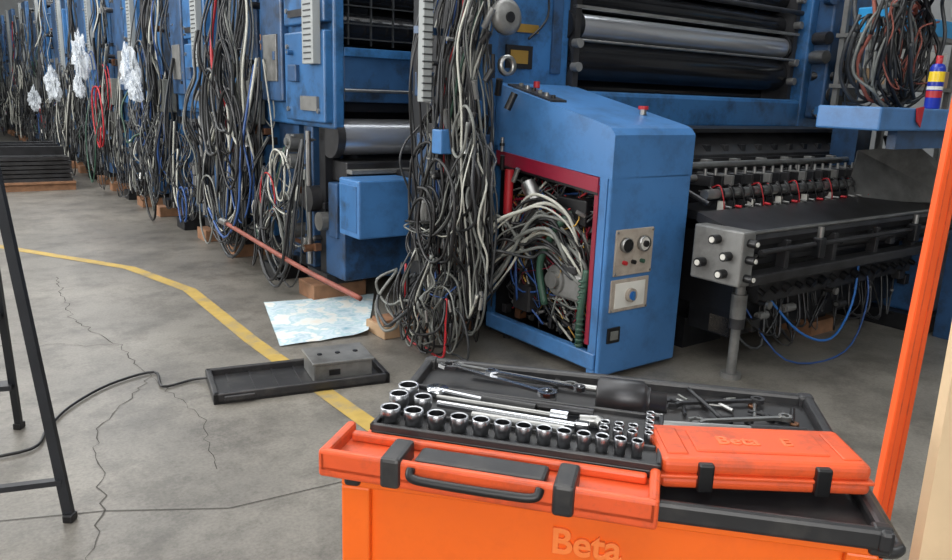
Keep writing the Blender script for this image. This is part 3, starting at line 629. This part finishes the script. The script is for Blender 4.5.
def tools():
    B=MB("combination_wrench",CMX);wrench(B,(.10,.42),(.30,.33),.011,CHR,.019,.99);B.make()
    B=MB("combination_wrench",CMX);wrench(B,(.10,.46),(.34,.41),.01,STEEL,.015,.98);B.make()
    B=MB("combination_wrench",CMX);wrench(B,(.19,.40),(.36,.36),.008,CHR,.012,.995);B.make()
    B=MB("combination_wrench",CMX);wrench(B,(.56,.44),(.72,.5),.009,DARKP,.014,.955);B.make()
    B=MB("combination_wrench",CMX);wrench(B,(.60,.36),(.76,.42),.009,STEEL,.013,.955);B.make()
    B=MB("impact_socket",CMX);o=(.395,.335,.996)
    B.lathe([(.001,0),(.03,0),(.036,.004),(.036,.085),(.03,.092),(.026,.095),(.026,.1)],o,(1,-.06,0),DARKP,32)
    B.lathe([(.026,.1),(.02,.102),(.02,.13),(.001,.132)],o,(1,-.06,0),DARKP,28);B.make()
    B=MB("ratchet_handle",CMX);B.cyl((.50,.30,.962),(.74,.33,.962),.009,STEEL,14);B.cyl((.49,.298,.955),(.49,.298,.975),.02,STEEL,20);B.cyl((.68,.322,.962),(.78,.335,.962),.012,DARKP,14);B.make()
    B=MB("screwdriver",CMX);B.cyl((.545,.26,.962),(.6,.29,.962),.011,CBLUE,12);B.cyl((.52,.246,.962),(.545,.26,.962),.010,BLACK,12);B.cyl((.6,.29,.958),(.68,.335,.958),.003,STEEL,8);B.make()
    B=MB("extension_bar",CMX);B.cyl((.12,.49,.957),(.44,.46,.957),.007,STEEL,12);B.cyl((.43,.461,.957),(.46,.458,.957),.012,STEEL,12);B.make()
    B=MB("loose_hardware",CMX)
    for i in range(42):
        x,y=U(.5,.79),U(.3,.51);a=U(0,6);ln=U(.015,.07)
        if i%3==0:B.lathe([(.004,0),(.009,0),(.009,.006),(.004,.006),(.004,0)],(x,y,.944),(0,0,1),rng.choice([STEEL,DARKP,DARKP,COPPER]),8)
        else:B.cyl((x,y,.949),(min(.8,x+math.cos(a)*ln),min(.51,y+math.sin(a)*ln),.951),U(.002,.005),rng.choice([STEEL,DARKP,DARK,DARKP,BLACK,G1]),8)
    B.make()
    B=MB("hex_key",CMX);B.tube([(.58,.5,.965),(.62,.42,.957),(.635,.39,.954),(.66,.4,.953)],.004,DARK,8);B.make()
tools()
def ccase():
    PM=CMX@Matrix.Translation((.507,.046,0))@Matrix.Rotation(math.radians(10.2),4,'Z')
    B=MB("orange_tool_case",PM)
    B.box(0,.325,0,.137,.966,.988,ORANGEP,.009,3);B.box(-.003,.328,-.003,.139,.985,.991,ORANGEP,.002);B.box(.001,.324,.001,.136,.989,1.016,ORANGEP,.010,3)
    B.box(.06,.27,.03,.108,1.014,1.019,ORANGEP,.003);B.box(.012,.045,.02,.115,1.014,1.018,ORANGEP,.003);B.box(.285,.315,.02,.115,1.014,1.018,ORANGEP,.003)
    for x_ in(.055,.235):B.box(x_,x_+.024,-.009,.006,.966,1.012,BLACK,.003)
    o=B.make()
    text(o,"embossed_lettering","Beta",.038,.0015,ORANGEPL,Matrix.Translation((.10,.055,1.019)))
    text(o,"embossed_logo","E",.034,.0015,ORANGEPL,Matrix.Translation((.205,.057,1.019)))
ccase()
# ------------------------------------------------------------ orange bar and plank
B=MB("orange_steel_upright")
a=Vector((.865,1.47,0));b=Vector((1.165,1.89,2.0))
B.beam(a,b,.036,.005,ORANGEB,(0,-1,0))
d=(b-a).normalized();x=Vector((1,0,0));x=(x-d*x.dot(d)).normalized();y=d.cross(x)
for sg in(1,-1):B.beam(a+x*sg*.018+y*.010,b+x*sg*.018+y*.010,.004,.022,ORANGEB,(0,-1,0));B.beam(a+x*sg*.008-y*.003,b+x*sg*.008-y*.003,.002,.003,ORANGEP,(0,-1,0))
B.make()
B=MB("wooden_plank")
a=Vector((.85,1.18,0.01));b=Vector((1.21,1.76,2.05))
B.beam(a,b,.14,.03,WOODP,(0,-1,0));B.make()
# ------------------------------------------------------------ lights
def area(name,loc,tgt,sx,sy,e,col=(1,1,1)):
    l=bpy.data.lights.new(name,'AREA');l.shape='RECTANGLE';l.size=sx;l.size_y=sy;l.energy=e;l.color=col
    o=bpy.data.objects.new(name,l);bpy.context.collection.objects.link(o);o.location=RM@Vector(loc)
    d=(RM@Vector(tgt))-o.location;o.rotation_euler=d.to_track_quat('-Z','Y').to_euler()
area("added_daylight_behind",(-3.5,-3.5,3.2),(2.5,4.5,.6),4.5,3,330,(1,.985,.96))  # area lamp added for daylight from behind left; no door opening is modelled
area("daylight_side",(-5.6,10,3.2),(2.4,11,1),11,2.5,1000,(1,.99,.97))
area("skylight",(1.2,3.5,5.0),(1.2,3.5,0),4,6,200,(1,.99,.97))
area("skylight",(1.2,13,5.0),(1.2,13,0),4,9,420,(1,.99,.98))
w=bpy.data.worlds.new("w");bpy.context.scene.world=w;w.use_nodes=True
w.node_tree.nodes["Background"].inputs[0].default_value=(.7,.8,.9,1);w.node_tree.nodes["Background"].inputs[1].default_value=.5
# ------------------------------------------------------------ camera
p=math.radians(13.6);ro=math.radians(2.0)
F=Vector((0,math.cos(p),-math.sin(p)));R0=Vector((1,0,0));U0=Vector((0,math.sin(p),math.cos(p)))
R=R0*math.cos(ro)+U0*math.sin(ro);UU=-R0*math.sin(ro)+U0*math.cos(ro)
cam=bpy.data.cameras.new("camera");co=bpy.data.objects.new("camera",cam);bpy.context.collection.objects.link(co)
cam.sensor_width=36;cam.lens=36*765/952;cam.clip_start=.02;cam.clip_end=200
m=Matrix((R,UU,-F)).transposed().to_4x4();m.translation=Vector((0,0,1.55));co.matrix_world=m
bpy.context.scene.camera=co
bpy.context.scene.view_settings.view_transform='Standard'
